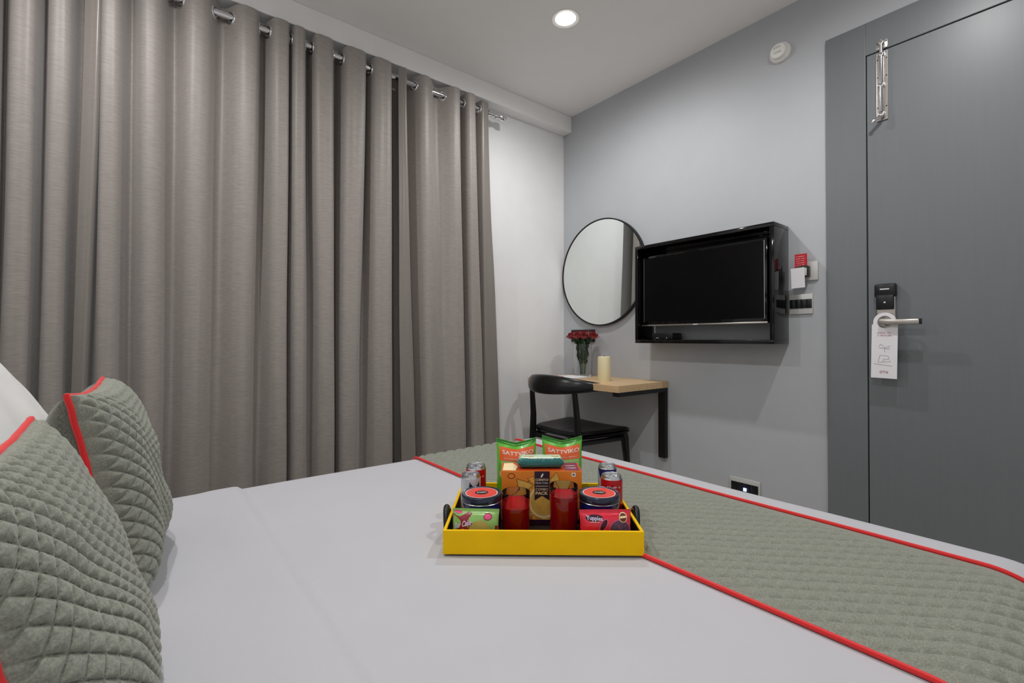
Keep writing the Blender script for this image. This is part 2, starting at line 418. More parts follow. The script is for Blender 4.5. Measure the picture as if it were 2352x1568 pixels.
cushion('bed_pillow', (1.08, -.108, ZB), (math.radians(29), 0, 0), .64, .475, .19, 'plump white pillow propped up behind the far quilted cushion', 'pillow', M_pillow, M_pillow, None, None, pinch=.03, seed=5)
cushion('bed_pillow', (1.80, -.170, ZB), (math.radians(30), 0, 0), .66, .46, .19, 'plump white pillow propped up behind the nearest quilted cushion', 'pillow', M_pillow, M_pillow, None, None, pinch=.03, seed=6)

# ================================================================== CURTAINS
ROD_X, ROD_Z = .075, 2.246
CTOP, CBOT = 2.292, .03
def spline(P, n):
    """Catmull-Rom through P, n samples per span"""
    out = []
    for i in range(len(P)-1):
        p0, p1, p2, p3 = P[max(i-1, 0)], P[i], P[i+1], P[min(i+2, len(P)-1)]
        for k in range(n):
            t = k/n
            out.append(tuple(.5*((2*p1[d])+(-p0[d]+p2[d])*t+(2*p0[d]-5*p1[d]+4*p2[d]-p3[d])*t*t+(-p0[d]+3*p1[d]-3*p2[d]+p3[d])*t**3) for d in (0, 1)))
    out.append(P[-1]); return out
def panel_path(fr, hem0, hem1, depth, side_bulge):
    """plan polyline (y,x) from front-fold ys `fr` with valleys between; hem0/hem1 add a flat turned edge"""
    P = []
    if hem0: P += [(hem0[0], .104), ((hem0[0]+hem0[1])/2, .113), (hem0[1], .110)]
    for i, y in enumerate(fr):
        d = depth[i]
        if i == 0:
            if hem0: P.append(((hem0[1]*.75+y*.25), .032))
            else: P.append((y-.05, .04))
        sb = side_bulge[i]*.5; P += [(y-sb, .108), (y, .121), (y+sb, .108)]
        if i < len(fr)-1:
            m = (y+fr[i+1])/2; P.append((m, .119-d))
    if hem1: P += [(hem1[0]-.25*(hem1[0]-fr[-1]), .036), (hem1[0], .100), (hem1[1], .094)]
    else: P += [(fr[-1]+.05, .04), (fr[-1]+.13, .022)]
    return P
def curtain(label, top, bot, hem0, hem1, depth, rings, seed):
    ymid = (top[0]+top[-1])/2
    root = empty('window_curtain', (0, ymid, CBOT), 0, label, 'curtain', 'taupe curtain panels on the rod')
    pt = spline(panel_path(top, hem0 and hem0[0], hem1 and hem1[0], depth[0], depth[2]), 12)
    pb = spline(panel_path(bot, hem0 and hem0[1], hem1 and hem1[1], depth[1], depth[3]), 12)
    n = len(pt)-1; R = 90
    def fn(a, b):
        i = min(int(round(a*n)), n); z = CBOT+(CTOP-CBOT)*b; k = (1-b)
        kk = smooth(0.0, .9, k)*.75+.25*k
        y = pt[i][0]*(1-kk)+pb[i][0]*kk; x = pt[i][1]*(1-kk)+pb[i][1]*kk
        wv = .008*k**.6*noise.noise(Vector((y*14+seed, z*.8, seed)))+.003*noise.noise(Vector((y*34, z*1.1, seed+3)))*min(1, k*5)
        cr = .0022*noise.noise(Vector((y*22, z*20+y*20, 2.)))*smooth(.35, .8, k)
        x = max(.008, x+wv+cr); y += .010*k*noise.noise(Vector((i*.03, z*1.3, seed+8)))
        # cloth top sags a little in the valleys between eyelets
        if b > .985: z -= .010*(1-min(1, x/.119))
        return (x, y-ymid, z-CBOT)
    ZK = 1-.12/(CTOP-CBOT)
    def fz(a, b):   # more rows near the eyelets
        bb = b/.6*ZK if b < .6 else ZK+(b-.6)/.4*(1-ZK)
        return fn(a, bb)
    cross = []
    for i in range(n):
        p, q = pt[i], pt[i+1]
        if (p[1]-ROD_X)*(q[1]-ROD_X) < 0 and p[0] > -.9:
            f = (ROD_X-p[1])/(q[1]-p[1]); P_, Q_ = pt[max(i-2, 0)], pt[min(i+3, n)]
            cross.append((i, p[0]+(q[0]-p[0])*f, Vector((Q_[1]-P_[1], Q_[0]-P_[0])).normalized()))
    grid = MB().grid(fz, n, R)
    keep = []
    for fi, f in enumerate(grid.f):
        c = sum((Vector(grid.v[k]) for k in f), Vector())/4; dz = c.z+CBOT-ROD_Z+.004
        col = fi//R
        hit = abs(dz) < .03 and any(abs(col-ci) < 8 and math.hypot(math.hypot(c.x-ROD_X, c.y+ymid-cy), dz) < .0195 for ci, cy, tv_ in cross)
        keep.append(not hit)
    cols = [fi//R for fi, k in enumerate(keep) if k]
    grid.f = [f for f, k in zip(grid.f, keep) if k]
    o = grid.build('fabric', M_curt, root, ang=100)
    hem_n = 24
    me = o.data; me.materials.append(M_hem)
    for p in me.polygons:
        col = cols[p.index]
        if (hem0 and col < hem_n) or (hem1 and col >= n-15): p.material_index = 1
    sm = o.modifiers.new('thickness', 'SOLIDIFY'); sm.thickness = .0016
    for ci, y, t in cross:
        ax = Vector((t.y, -t.x, 0))                   # cloth normal in plan (x, y)
        M = Matrix.Translation((ROD_X, y-ymid, ROD_Z-CBOT-.004)) @ ax.to_track_quat('Z', 'Y').to_matrix().to_4x4()
        prof = [(.0215+.0048*math.cos(2*PI*k/10), .0045*math.sin(2*PI*k/10)) for k in range(11)]
        MB().lathe(prof, 28, M=M).build('eyelet_ring', M_chrome, root)
    return root
def rings_for(fr, ends=()):
    out = []
    for i in range(len(fr)-1):
        m = (fr[i]+fr[i+1])/2; g = (fr[i+1]-fr[i])
        a = math.degrees(math.atan2(g*.5, .085)); out += [(m-g*.25, -a), (m+g*.25, a)]
    return out+[(y, 40) for y in ends]
t1 = [-.62, -.50, -.40, -.299, -.215]; b1_ = [-.62, -.50, -.40, -.318, -.235]
curtain('taupe curtain panel at the far left beside the pillows', t1, b1_, None, None, ([.1]*5, [.09]*5, [.066, .066, .062, .056, .05], [.06, .06, .055, .052, .048]), rings_for(t1), 1)
t2 = [-.088, .020, .161, .328, .449, .520, .622, .764, .893]; b2 = [-.100, .024, .146, .305, .442, .526, .640, .735, .900]
d2 = ([.085, .08, .07, .08, .095, .1, .1, .1, .1], [.07, .05, .05, .055, .065, .06, .08, .07, .09],
      [.05, .06, .07, .07, .06, .045, .075, .09, .085], [.05, .05, .055, .06, .06, .05, .06, .07, .085])
curtain('wide middle taupe curtain panel with a hemmed edge over the window', t2, b2, ((-.155, -.112), (-.190, -.157)), None, d2, rings_for(t2), 2)
t3 = [1.118, 1.291, 1.392]; b3 = [1.165, 1.325, 1.445]
d3 = ([.06, .1, .1], [.022, .08, .08], [.06, .06, .055], [.08, .08, .075])
curtain('narrow taupe curtain panel nearest the corner with satin hems', t3, b3, ((.972, 1.012), (.988, 1.066)), ((1.470, 1.516), (1.50, 1.606)), d3, rings_for(t3)+[(1.07, 35), (1.476, 35)], 3)
# rod
rod = empty('curtain_rod', (ROD_X, .5, ROD_Z), 0, 'polished steel curtain rod with ribbed finial above the curtains', 'curtain rod')
MB().tube([(0, YB+.03-.5, 0), (0, 1.56-.5, 0)], .0125, 20).build('pole', M_chrome, rod)
MB().lathe([(0, 0), (.014, 0), (.016, .006), (.0145, .012), (.0145, .02), (.018, .024), (.018, .032), (.014, .036), (.013, .05), (.016, .056), (.020, .062), (.020, .086), (.017, .092), (0, .094)], 24,
           M=Matrix.Translation((0, 1.555-.5, 0)) @ Matrix.Rotation(-PI/2, 4, 'X')).build('finial', M_chrome, rod)
for y in (1.535, .47, -.70):
    MB().box(-.075, .004, y-.5-.006, y-.5+.006, -.006, .006, .002).box(-.075, -.071, y-.5-.018, y-.5+.018, -.022, .022, .002).lathe([(.0135, -.008), (.0165, -.008), (.0165, .008), (.0135, .008)], 20, M=Matrix.Translation((0, y-.5, 0)) @ Matrix.Rotation(PI/2, 4, 'X')).build('bracket', M_chrome, rod)

# ================================================================== MIRROR
mr = empty('wall_mirror', (.335, YG, 1.372-.33), 0, 'round mirror with a thin black rim hanging on the grey wall', 'mirror')
MX = Matrix.Translation((0, 0, .33)) @ Matrix.Rotation(PI/2, 4, 'X')
MB().lathe([(0, .021), (.318, .021)], 96, M=MX).build('mirror_glass', M_mirror, mr)
MB().lathe([(.317, 0), (.317, .024), (.3245, .024), (.3245, 0)], 96, M=MX).build('rim', M_blackmetal, mr, ang=30)
MB().lathe([(0, .002), (.318, .002), (.318, .018), (0, .018)], 48, M=MX).build('backing', M_blackmetal, mr)

# ================================================================== TV CABINET + TV
tvx0, tvx1, tvz0, tvz1, tvy = .683, 1.380, .945, 1.455, 2.053
cab = empty('tv_cabinet', ((tvx0+tvx1)/2, YG, tvz0), 0, 'glossy black open-fronted wall cabinet holding the television', 'cabinet')
def cp(mb, name, m, root, ox, oy, oz, **k):
    for i, v in enumerate(mb.v): mb.v[i] = (v[0]-ox, v[1]-oy, v[2]-oz)
    return mb.build(name, m, root, **k)
cc = ((tvx0+tvx1)/2, YG, tvz0)
th = .018
cp(MB().box(tvx0, tvx1, tvy, YG-.001, tvz1-th, tvz1, .0015), 'top_panel', M_blackgloss, cab, *cc)
cp(MB().box(tvx0, tvx1, tvy, YG-.001, tvz0, tvz0+th, .0015), 'bottom_panel', M_blackgloss, cab, *cc)
cp(MB().box(tvx0, tvx0+th, tvy, YG-.001, tvz0+th, tvz1-th, .0015), 'side_panel', M_blackgloss, cab, *cc)
cp(MB().box(tvx1-th, tvx1, tvy, YG-.001, tvz0+th, tvz1-th, .0015), 'side_panel', M_blackgloss, cab, *cc)
cp(MB().box(tvx0+th, tvx1-th, YG-.016, YG-.001, tvz1-.10, tvz1-th), 'hanging_rail', M_blackgloss, cab, *cc)
tv = empty('television', (1.02, YG-.016, 1.035), 0, 'flat black television mounted inside the wall cabinet', 'television')
tc_ = (1.02, YG-.016, 1.035)
cp(MB().box(.708, 1.340, 2.083, 2.120, 1.035, 1.400, .004), 'casing', M_blackgloss, tv, *tc_)
cp(MB().box(.722, 1.326, 2.0815, 2.0835, 1.056, 1.388), 'screen', M_screen, tv, *tc_)
cp(MB().box(.706, 1.342, 2.080, 2.090, 1.033, 1.041, .002), 'chrome_strip', M_steel, tv, *tc_)
cp(MB().box(.718, .7205, 2.0815, 2.083, 1.054, 1.390), 'bezel_edge', M_steel, tv, *tc_)
cp(MB().box(1.3275, 1.330, 2.0815, 2.083, 1.054, 1.390), 'bezel_edge', M_steel, tv, *tc_)
cp(MB().box(.93, 1.11, 2.12, YG-.0005, 1.12, 1.30), 'wall_mount', M_blackmetal, tv, *tc_)
cp(MB().box(1.0, 1.024, 2.0795, 2.0802, 1.0355, 1.0395), 'maker_mark', M_paper, tv, *tc_)
stb = empty('set_top_box', (.83, 2.12, tvz0+th), 0, 'small black set-top box under the television', 'set-top box')
cp(MB().box(.765, .885, 2.085, 2.17, tvz0+th+.002, tvz0+th+.034, .003), 'body', M_blackpl, stb, .83, 2.12, tvz0+th)
for xx in (.785, .865):
    for yy in (2.10, 2.155): cp(MB().lathe([(0, 0), (.005, 0), (.005, .003), (0, .003)], 10, c=(xx, yy, tvz0+th)), 'foot', M_blackpl, stb, .83, 2.12, tvz0+th)
cp(MB().box(.790, .806, 2.0842, 2.0852, tvz0+th+.008, tvz0+th+.010), 'status_light', M_paper, stb, .83, 2.12, tvz0+th)
cp(MB().box(.850, .854, 2.0842, 2.0852, tvz0+th+.007, tvz0+th+.011), 'status_light', M_paper, stb, .83, 2.12, tvz0+th)

# ================================================================== WALL FITTINGS
def plate_thing(name, x0, x1, z0, z1, label, cat, mods, frame_m, y=YG, d=.009):
    root = empty(name, ((x0+x1)/2, y, z0), 0, label, cat)
    cx = (x0+x1)/2
    MB().box(x0-cx, x1-cx, -d, -.0002, 0, z1-z0, .002).build('plate', frame_m, root)
    for (a, b, c, e, m, nm) in mods:
        MB().box(a-cx, b-cx, -d-.0025, -d+.001, c-z0, e-z0, .0008).build(nm, m, root)
    return root
sw = [(1.3865+.0215*i, 1.3865+.0215*(i+1)-.0008, 1.096, 1.134, M_blackpl, 'rocker_switch') for i in range(4)]
plate_thing('switch_plate', 1.385, 1.474, 1.072, 1.157, 'silver light switch plate with black rockers beside the television', 'switch', sw, M_silverpl)
kc = empty('key_card_holder', (1.452, YG, 1.21), 0, 'silver and grey key card switch on the wall near the door', 'key card holder')
cp(MB().box(1.408, 1.494, YG-.010, YG-.0002, 1.212, 1.290, .002), 'plate', M_silverpl, kc, 1.452, YG, 1.21)
cp(MB().box(1.428, 1.468, YG-.046, YG-.009, 1.226, 1.272, .004), 'card_slot', M_blackpl, kc, 1.452, YG, 1.21)
cp(MB().box(1.430, 1.466, YG-.0475, YG-.030, 1.229, 1.262, .003), 'slot_face', M_silverpl, kc, 1.452, YG, 1.21)
M_cardred = mat('red_card_print', (200, 16, 34), .4, var=.25, scale=(160, 160, 160))
kcard = empty('key_card', (1.442, YG-.04, 1.262), math.radians(2), 'red key card pushed into the key card switch', 'key card')
MB().box(-.023, .023, -.0006, .0006, 0, .060, .0004).build('card', M_cardred, kcard, smooth=False)
rnd = random.Random(5)
for k in range(5):
    squiggle(-.018, .006+.01*rnd.random(), .050-.009*k, .004, lambda x, z: Vector((x, -.0009, z)), M_paper, kcard, 'printed_mark', .0004, k)
wtag = empty('key_tag', (1.436, YG-.052, 1.177), 0, 'white paper tag hanging below the red key card', 'tag')
MB().box(-.026, .026, -.0008, .0008, .002, .086, .0006, M=Matrix.Rotation(math.radians(-2), 4, 'Y')).build('card', M_paper, wtag, smooth=False)
MB().tube([(0.004, 0, .084), (.006, .004, .094), (.002, .008, .1), (-.002, .004, .094), (-.001, 0, .084)], .0012, 6).build('loop', M_chrome, wtag)
# low socket with blue light
mods = [(1.128+.031*i, 1.128+.031*(i+1)-.001, .254, .298, M_blackpl, 'socket_module') for i in range(4)]
sk = plate_thing('socket_plate', 1.120, 1.259, .232, .318, 'low silver socket plate with a glowing blue indicator', 'socket', mods, M_silverpl)
cp(MB().box(1.186, 1.199, YG-.0122, YG-.0112, .263, .277), 'indicator_light', M_led, sk, (1.12+1.259)/2, YG, .232)
pl_ = bpy.data.lights.new('indicator_lamp', 'POINT'); pl_.energy = .012; pl_.color = (.25, .35, 1); pl_.shadow_soft_size = .006
po = bpy.data.objects.new('indicator_lamp', pl_); COL.objects.link(po); po.parent = sk; po.location = (1.1925-(1.12+1.259)/2, -.018, .27-.232)
# black plate behind the roses
mods = [(.082+.031*i, .082+.031*(i+1)-.001, .955, 1.017, M_blackpl, 'socket_module') for i in range(6)]
plate_thing('wall_socket', .076, .274, .949, 1.026, 'dark wall socket plate behind the red roses above the desk', 'socket', mods, M_blackpl)
# detector
det = empty('smoke_detector', (1.352, YG, 2.18), 0, 'round white detector mounted high on the grey wall', 'smoke detector')
MD = Matrix.Translation((0, 0, .045)) @ Matrix.Rotation(PI/2, 4, 'X')
MB().lathe([(0, 0), (.043, 0), (.044, .006), (.040, .014), (0, .014)], 40, M=MD).build('base', M_plastic, det)
MB().lathe([(.034, .014), (.034, .026), (.030, .032), (.012, .035), (0, .035)], 40, M=MD).build('dome', M_plastic, det)
for k in (-1, 0, 1):
    MB().box(-.006+k*.010, .002+k*.010, -.0365, -.034, .055, .062, .001).build('vent_slot', M_silverpl, det)
MB().box(-.014, .014, -.037, -.033, .034, .040, .001).build('vent_slot', M_silverpl, det)

# ---- door hanger
hang = empty('door_hanger', (1.7225, yf-.046, .822), 0, 'white paper door hanger with pink print on the lever handle', 'door hanger')
def hanger():
    cx, cz = 0, .207  # hole centre
    W2 = .0385; out = []
    top = [(.0345*math.cos(a), cz+.0345*math.sin(a)) for a in [math.radians(d) for d in range(0, 181, 10)]]
    out = [(-W2, 0), (W2, 0), (W2, cz-.010), (.0345, cz-.008)]+top+[(-.0345, cz-.008), (-W2, cz-.010)]
    return out, [(.0225*math.cos(2*PI*i/36), cz+.0225*math.sin(2*PI*i/36)) for i in range(36)]
ol, hl = hanger()
bm = bmesh.new()
def loop(pts):
    vs = [bm.verts.new((x, 0, z)) for x, z in pts]; return [bm.edges.new((vs[i], vs[(i+1) % len(vs)])) for i in range(len(vs))]
ee = loop(ol)+loop(hl)
bmesh.ops.triangle_fill(bm, edges=ee, use_beauty=True)
ext = bmesh.ops.extrude_face_region(bm, geom=bm.faces[:])
bmesh.ops.translate(bm, vec=(0, .0012, 0), verts=[g for g in ext['geom'] if isinstance(g, bmesh.types.BMVert)])
mb = MB(); bm.verts.index_update(); mb.add([v.co for v in bm.verts], [[v.index for v in f.verts] for f in bm.faces]); bm.free()
mb.build('card', M_paper, hang, smooth=False); hang.rotation_euler = (0, math.radians(1.2), 0)
M_pink = mat('faded_red_ink', (196, 96, 112), .6); M_ink = mat('grey_ink', (130, 132, 140), .6); M_dkred = mat('dark_red_ink', (150, 20, 40), .6)
hf = lambda x, z: Vector((x, -.0004, z))
squiggle(-.022, .020, .168, .007, hf, M_pink, hang, 'printed_line', .0005, 2)
squiggle(-.020, .018, .157, .006, hf, M_pink, hang, 'printed_line', .0006, 3)
for P in ([(-.018, .058), (-.012, .085), (.012, .082), (.018, .062), (-.018, .058)], [(-.03, .052), (.024, .046)], [(-.016, .118), (-.01, .125), (.004, .112), (.016, .120), (.014, .108), (-.016, .112)], [(0, .11), (.002, .095)], [(-.004, .06), (.0, .072), (.008, .068), (.014, .074)]):
    MB().tube([hf(*p) for p in P], .0005, 5).build('line_drawing', M_ink, hang)
lettering('OTH', .013, lambda x, y: Vector((x, -.0005, .022+y)), M_dkred, hang, width=.024, bold=.01, space=1.2)

# ================================================================== DESK, CHAIR
dx0, dx1, dy0, dzt = .118, .786, 1.785, .742
desk = empty('wall_desk', ((dx0+dx1)/2, YG, dzt), 0, 'pale oak wall-mounted desk with black bracket below the mirror', 'desk')
dc = ((dx0+dx1)/2, YG, dzt)
cp(MB().box(dx0, dx1, dy0, YG-.001, dzt-.034, dzt, .0015), 'desktop', M_wood, desk, *dc, smooth=False)
cp(MB().box(dx0, dx1-.05, YG-.03, YG-.001, dzt-.055, dzt-.0345, .001), 'wall_rail', M_blackmetal, desk, *dc, smooth=False)
for xb in (dx1-.045,):
    cp(MB().box(xb, xb+.042, dy0+.012, YG-.001, dzt-.055, dzt-.0345, .001), 'bracket_arm', M_blackmetal, desk, *dc, smooth=False)
    cp(MB().box(xb, xb+.042, YG-.026, YG-.001, .335, dzt-.056, .001), 'bracket_upright', M_blackmetal, desk, *dc, smooth=False)
    cp(MB().box(xb+.002, xb+.040, YG-.024, YG-.002, .328, .3345, .001), 'end_cap', M_steel, desk, *dc, smooth=False)
ch = empty('elbow_chair', (.385, 1.92, 0), 0, 'black wooden chair with curved crescent backrest and padded seat at the desk', 'chair')
def chp(mb, name, m, **k):
    for i, v in enumerate(mb.v): mb.v[i] = (v[0]-.385, v[1]-1.92, v[2])
    return mb.build(name, m, ch, **k)
# seat: rounded trapezoid cushion, slightly dished
def seat(a, b, top):
    v = 2*b-1; hw = .185+.055*b; u = 2*a-1
    r = (1-abs(v)**6*.10); x = .385+u*hw*r; y = 1.755+.36*b-.02*(1-abs(u)**4)*0
    e = (max(0, (1-u**8)*(1-v**8)))**.35
    z = .462+.022*e-.012*(1-u*u)*(1-v*v)+.010*abs(u)**3 if top else .462-.022*e
    return (x, y, z)
mb = MB().grid(lambda a, b: seat(a, b, True), 28, 28); mb.grid(lambda a, b: seat(a, b, False), 28, 28, flip=True)
chp(mb, 'seat', M_blackvinyl)
for sx in (-1, 1):
    xb = .385+sx*.170; xf = .385+sx*.205
    P = [(xb+sx*.028, 1.715, 0), (xb+sx*.016, 1.735, .22), (xb+sx*.008, 1.748, .42), (xb, 1.745, .55), (xb-sx*.004, 1.732, .68), (xb-sx*.006, 1.722, .708)]
    chp(MB().tube(P, [.011, .015, .020, .017, .014, .013], 14), 'leg', M_blackwood)
    P = [(xf+sx*.022, 2.105, 0), (xf+sx*.010, 2.095, .25), (xf, 2.082, .425), (xf-sx*.004, 2.078, .455)]
    chp(MB().tube(P, [.011, .016, .022, .020], 14), 'leg', M_blackwood)
    chp(MB().tube([(xb+sx*.006, 1.75, .430), (xf-.000*sx, 2.082, .425)], .014, 10), 'seat_rail', M_blackwood)
chp(MB().tube([(.385-.168, 1.752, .428), (.385+.168, 1.752, .428)], .014, 10), 'seat_rail', M_blackwood)
chp(MB().tube([(.385-.203, 2.080, .420), (.385+.203, 2.080, .420)], .014, 10), 'seat_rail', M_blackwood)
chp(MB().tube([(.385-.19, 1.93, .30), (.385+.19, 1.93, .30)], .009, 10), 'stretcher', M_blackwood)
def back(a, b):
    th = (a*2-1)*1.27; c = 2*PI*b
    cx = .385+.285*math.sin(th); cy = 1.955-.285*math.cos(th)
    k = math.cos(th*1.25)
    hh = .020+.030*max(0, k)**1.5; tt = .012+.003*max(0, k)
    end = math.sqrt(max(.0, 1-abs(a*2-1)**10)); hh *= end; tt *= end
    nx, ny = math.sin(th), -math.cos(th)
    dz = hh*math.sin(c); dn = tt*math.cos(c)-dz*.25*max(0, k)
    return (cx+nx*dn, cy+ny*dn, .728-.006*(1-max(0, k))+dz)
mb = MB().grid(back, 60, 20); chp(mb, 'backrest', M_blackwood, ang=80)

# ================================================================== ON THE DESK
cdl = empty('pillar_candle', (.557, 1.952, dzt), 0, 'ivory pillar candle standing on the oak desk', 'candle')
MB().lathe([(0, 0), (.033, 0), (.0345, .003), (.0345, .122), (.033, .129), (.026, .131), (.012, .128), (0, .127)], 40).build('wax', M_candle, cdl)
MB().tube([(0, 0, .127), (.001, 0, .133), (-.003, .001, .139)], .0012, 6).build('wick', M_dark, cdl)
vase = empty('glass_vase', (.277, 2.085, dzt), 0, 'clear glass cylinder vase holding the red roses', 'vase')
MB().lathe([(0, 0), (.050, 0), (.052, .004), (.052, .195), (.0515, .197), (.049, .195), (.049, .012), (0, .010)], 40).build('glass', M_glass, vase)
M_rose = mat('rose_petal', (150, 2, 22), .55, var=.25, scale=(40, 40, 40), sheen=.3)
M_rosed = mat('rose_petal_deep', (120, 2, 18), .55, var=.25, scale=(40, 40, 40), sheen=.3)
M_stem = mat('stem_green', (52, 84, 34), .5, var=.2); M_leaf = mat('leaf_green', (36, 66, 34), .45, var=.25, scale=(60, 60, 60))
rnd = random.Random(11)
where = ['leftmost of the bunch', 'front left of the bunch', 'rear left of the bunch', 'centre front of the bunch', 'front right of the bunch', 'rear right of the bunch', 'rightmost of the bunch']
spots = [(-.072, 0.0, .0), (-.042, -.040, -.006), (-.028, .034, .006), (.004, -.046, -.002), (.040, -.034, -.004), (.034, .034, .006), (.072, .004, -.004)]
for i, (ox, oy, oz) in enumerate(spots):
    bx, by = ox*.22, oy*.22
    r = empty('red_rose', (.277+bx, 2.085+by, dzt+.016), 0, 'red rose in the glass vase, '+where[i], 'flower', 'red roses in the vase')
    hx, hy, hz = ox-bx, oy-by, .214+oz
    MB().tube([(0, 0, 0), (hx*.1, hy*.1, .09), (hx*.42, hy*.42, .17), (hx, hy, hz)], .0032, 8).build('stem', M_stem, r)
    tx = Matrix.Translation((hx, hy, hz)) @ Matrix.Rotation(math.atan2(hy, hx) if ox or oy else 0, 4, 'Z') @ Matrix.Rotation(.35*math.hypot(hx, hy)/.07, 4, 'Y')
    mb = MB(); mo = MB()
    for ring, (cnt, rad, hgt, open_) in enumerate([(3, .012, .040, .15), (4, .019, .041, .3), (5, .027, .039, .55), (5, .036, .030, .95)]):
        for k in range(cnt):
            an = 2*PI*k/cnt+ring*.7+i
            def pet(a, b, an=an, rad=rad, hgt=hgt, open_=open_, cnt=cnt):
                u = (a-.5)*2; ang = an+u*(2.6/cnt)*1.1*(.35+.65*math.sin(PI*min(1, b*.62+.15)))
                rr = rad*(.25+.75*math.sin(min(1, b*1.15)*PI/2))+open_*.008*max(0, b-.7)*3
                z = hgt*b*(1-.12*u*u)-open_*.012*max(0, b-.75)*4*.6
                return tx @ Vector((rr*math.cos(ang), rr*math.sin(ang), z))
            (mb if ring < 2 else mo).grid(pet, 6, 6)
    mb.build('inner_petals', M_rosed, r); mo.build('outer_petals', M_rose, r)
    mb = MB()
    for k in range(5):
        an = 2*PI*k/5
        mb.add([tx @ Vector((.004*math.cos(an-.5), .004*math.sin(an-.5), 0)), tx @ Vector((.004*math.cos(an+.5), .004*math.sin(an+.5), 0)), tx @ Vector((.02*math.cos(an), .02*math.sin(an), -.004))], [(0, 1, 2)])
    mb.build('sepals', M_stem, r)
    for k in range(8):
        b0_ = .045+.021*k+rnd.uniform(-.01, .01); an = rnd.uniform(0, 2*PI); L = rnd.uniform(.034, .05)
        f = b0_/.232; base = Vector((hx*f*.6, hy*f*.6, b0_+.02)); d = Vector((math.cos(an)*.35, math.sin(an)*.35, .92)); sd = Vector((-math.sin(an), math.cos(an), 0))
        if (Vector((bx, by, 0))+base+d*L).xy.length > .044: d = Vector((-d.x*.2, -d.y*.2, 1))
        def lf(a, b, base=base, d=d, sd=sd, L=L): return base+d*L*a+sd*(b-.5)*2*.014*math.sin(PI*min(1, a*.95+.03))**.8+Vector((0, 0, -.004*(1-abs(b-.5)*2)))
        MB().grid(lf, 6, 4).build('leaf', M_leaf, r)
# notebook / brochures
M_cream = mat('cream_paper', (232, 214, 200), .6, var=.03)
nb = empty('brochure', (.285, 1.955, dzt), math.radians(-8), 'pale pink and white open brochure lying on the oak desk', 'brochure')
MB().box(-.10, .10, -.085, .085, .0005, .003, .0005).build('cover', M_cream, nb, smooth=False)
MB().grid(lambda a, b: Vector((-.098+.196*a, -.083+.166*b, .0035+.004*math.sin(PI*a)*.6+.002*b)), 16, 4).build('page', M_paper, nb)
squiggle(-.07, .03, -.045, .010, lambda x, y: Vector((x, y, .0085)), M_pink, nb, 'printed_mark', .001, 4)
rect_decal(-.085, .0, -.075, -.055, lambda x, y: Vector((x, y, .0083)), M_pink, nb, 'printed_block', 4, 2)

# ================================================================== TRAY AND SNACKS
TZ = BZ+.0035; FL = TZ+.005
ROT = YAW*0+math.atan2(RT.y, RT.x)
def at(lat, dep, z=None): return TP(lat, dep, FL if z is None else z)
ctr = TP(TC_LAT, TC_DEP, TZ)
tray = empty('serving_tray', ctr, ROT-math.radians(1.0), 'yellow wooden serving tray with black handles on the bed', 'tray')
hw, hd, ht, tk = TW/2, TD/2, .046, .006
MB().box(-hw+.002, hw-.002, -hd+.002, hd-.002, 0, .0045, .0008).build('base', M_traywood, tray, smooth=False)
for nm, bx in (('front_wall', (-hw, hw, -hd, -hd+tk)), ('back_wall', (-hw, hw, hd-tk, hd))):
    MB().box(*bx, 0, ht, .0012).build(nm, M_yellow, tray, smooth=False)
for s in (-1, 1):
    MB().box(min(s*hw, s*(hw-tk)), max(s*hw, s*(hw-tk)), -hd+tk, hd-tk, 0, ht, .0012).build('side_wall', M_yellow, tray, smooth=False)
    MB().box(min(s*(hw-tk), s*(hw-tk-.0006)), max(s*(hw-tk), s*(hw-tk-.0006)), -hd+tk, hd-tk, .0045, ht-.003).build('side_lining', M_traywood, tray, smooth=False)
    P = [(s*(hw+.004), -.080+.060*k/14, .020+.034*math.sin(PI*k/14)) for k in range(15)]
    P = [(p[0]+s*.005*math.sin(PI*k/14), p[1], p[2]) for k, p in enumerate(P)]
    MB().tube(P, .006, 12).build('handle', M_blackpl, tray)

# ---- pouches
def pouch(name, lat, dep, w, h, t, tilt, label, cat, m, crimp=.010, rz=0., z=None, group=None, wavy=0., dent=0.):
    p = at(lat, dep, z); root = empty(name, p, ROT+math.radians(rz), label, cat, group); root.rotation_euler = (math.radians(tilt), 0, ROT+math.radians(rz))
    def S(x, y, side=-1, off=0.):
        u = max(-1, min(1, x/(w/2))); v = max(-1, min(1, (y-h/2)/(h/2-crimp*.6)))
        th = t/2*(max(0, 1-abs(u)**3)**.6)*(max(0, 1-abs(v)**3)**.7)+.0004
        th *= 1+.14*noise.noise(Vector((x*60, y*60, lat*30)))
        yy = y+(dent*(abs(u)**1.2-.6)*smooth(.55, 1, y/h))
        xx = x*(1-.05*(1-abs(v)**2)*0+.03*abs(v)**4)
        return Vector((xx, side*(th+off)+wavy*math.sin(u*7)*abs(v)**8, yy))
    mb = MB().grid(lambda a, b: S(-w/2+w*a, h*b, -1), 36, 36); mb.grid(lambda a, b: S(-w/2+w*a, h*b, 1), 36, 36, flip=True)
    mb.build('wrapper', m, root, ang=70)
    return root, S
foil = dict(spec=.7, coat=.5)
M_green = mat('green_foil', (96, 190, 48), .3, var=.12, scale=(60, 60, 60), **foil); M_dkgreen = mat('dark_green_foil', (24, 120, 20), .3, var=.1, **foil)
M_orange = mat('orange_print', (242, 104, 36), .35, var=.05, **foil); M_whiteink = mat('white_ink', (244, 238, 232), .5, var=.01)
M_tan = mat('snack_print', (214, 172, 104), .5, var=.3, scale=(120, 120, 120))
M_palegreen = mat('pale_green_print', (160, 206, 128), .4, var=.12, scale=(90, 90, 90), **foil)
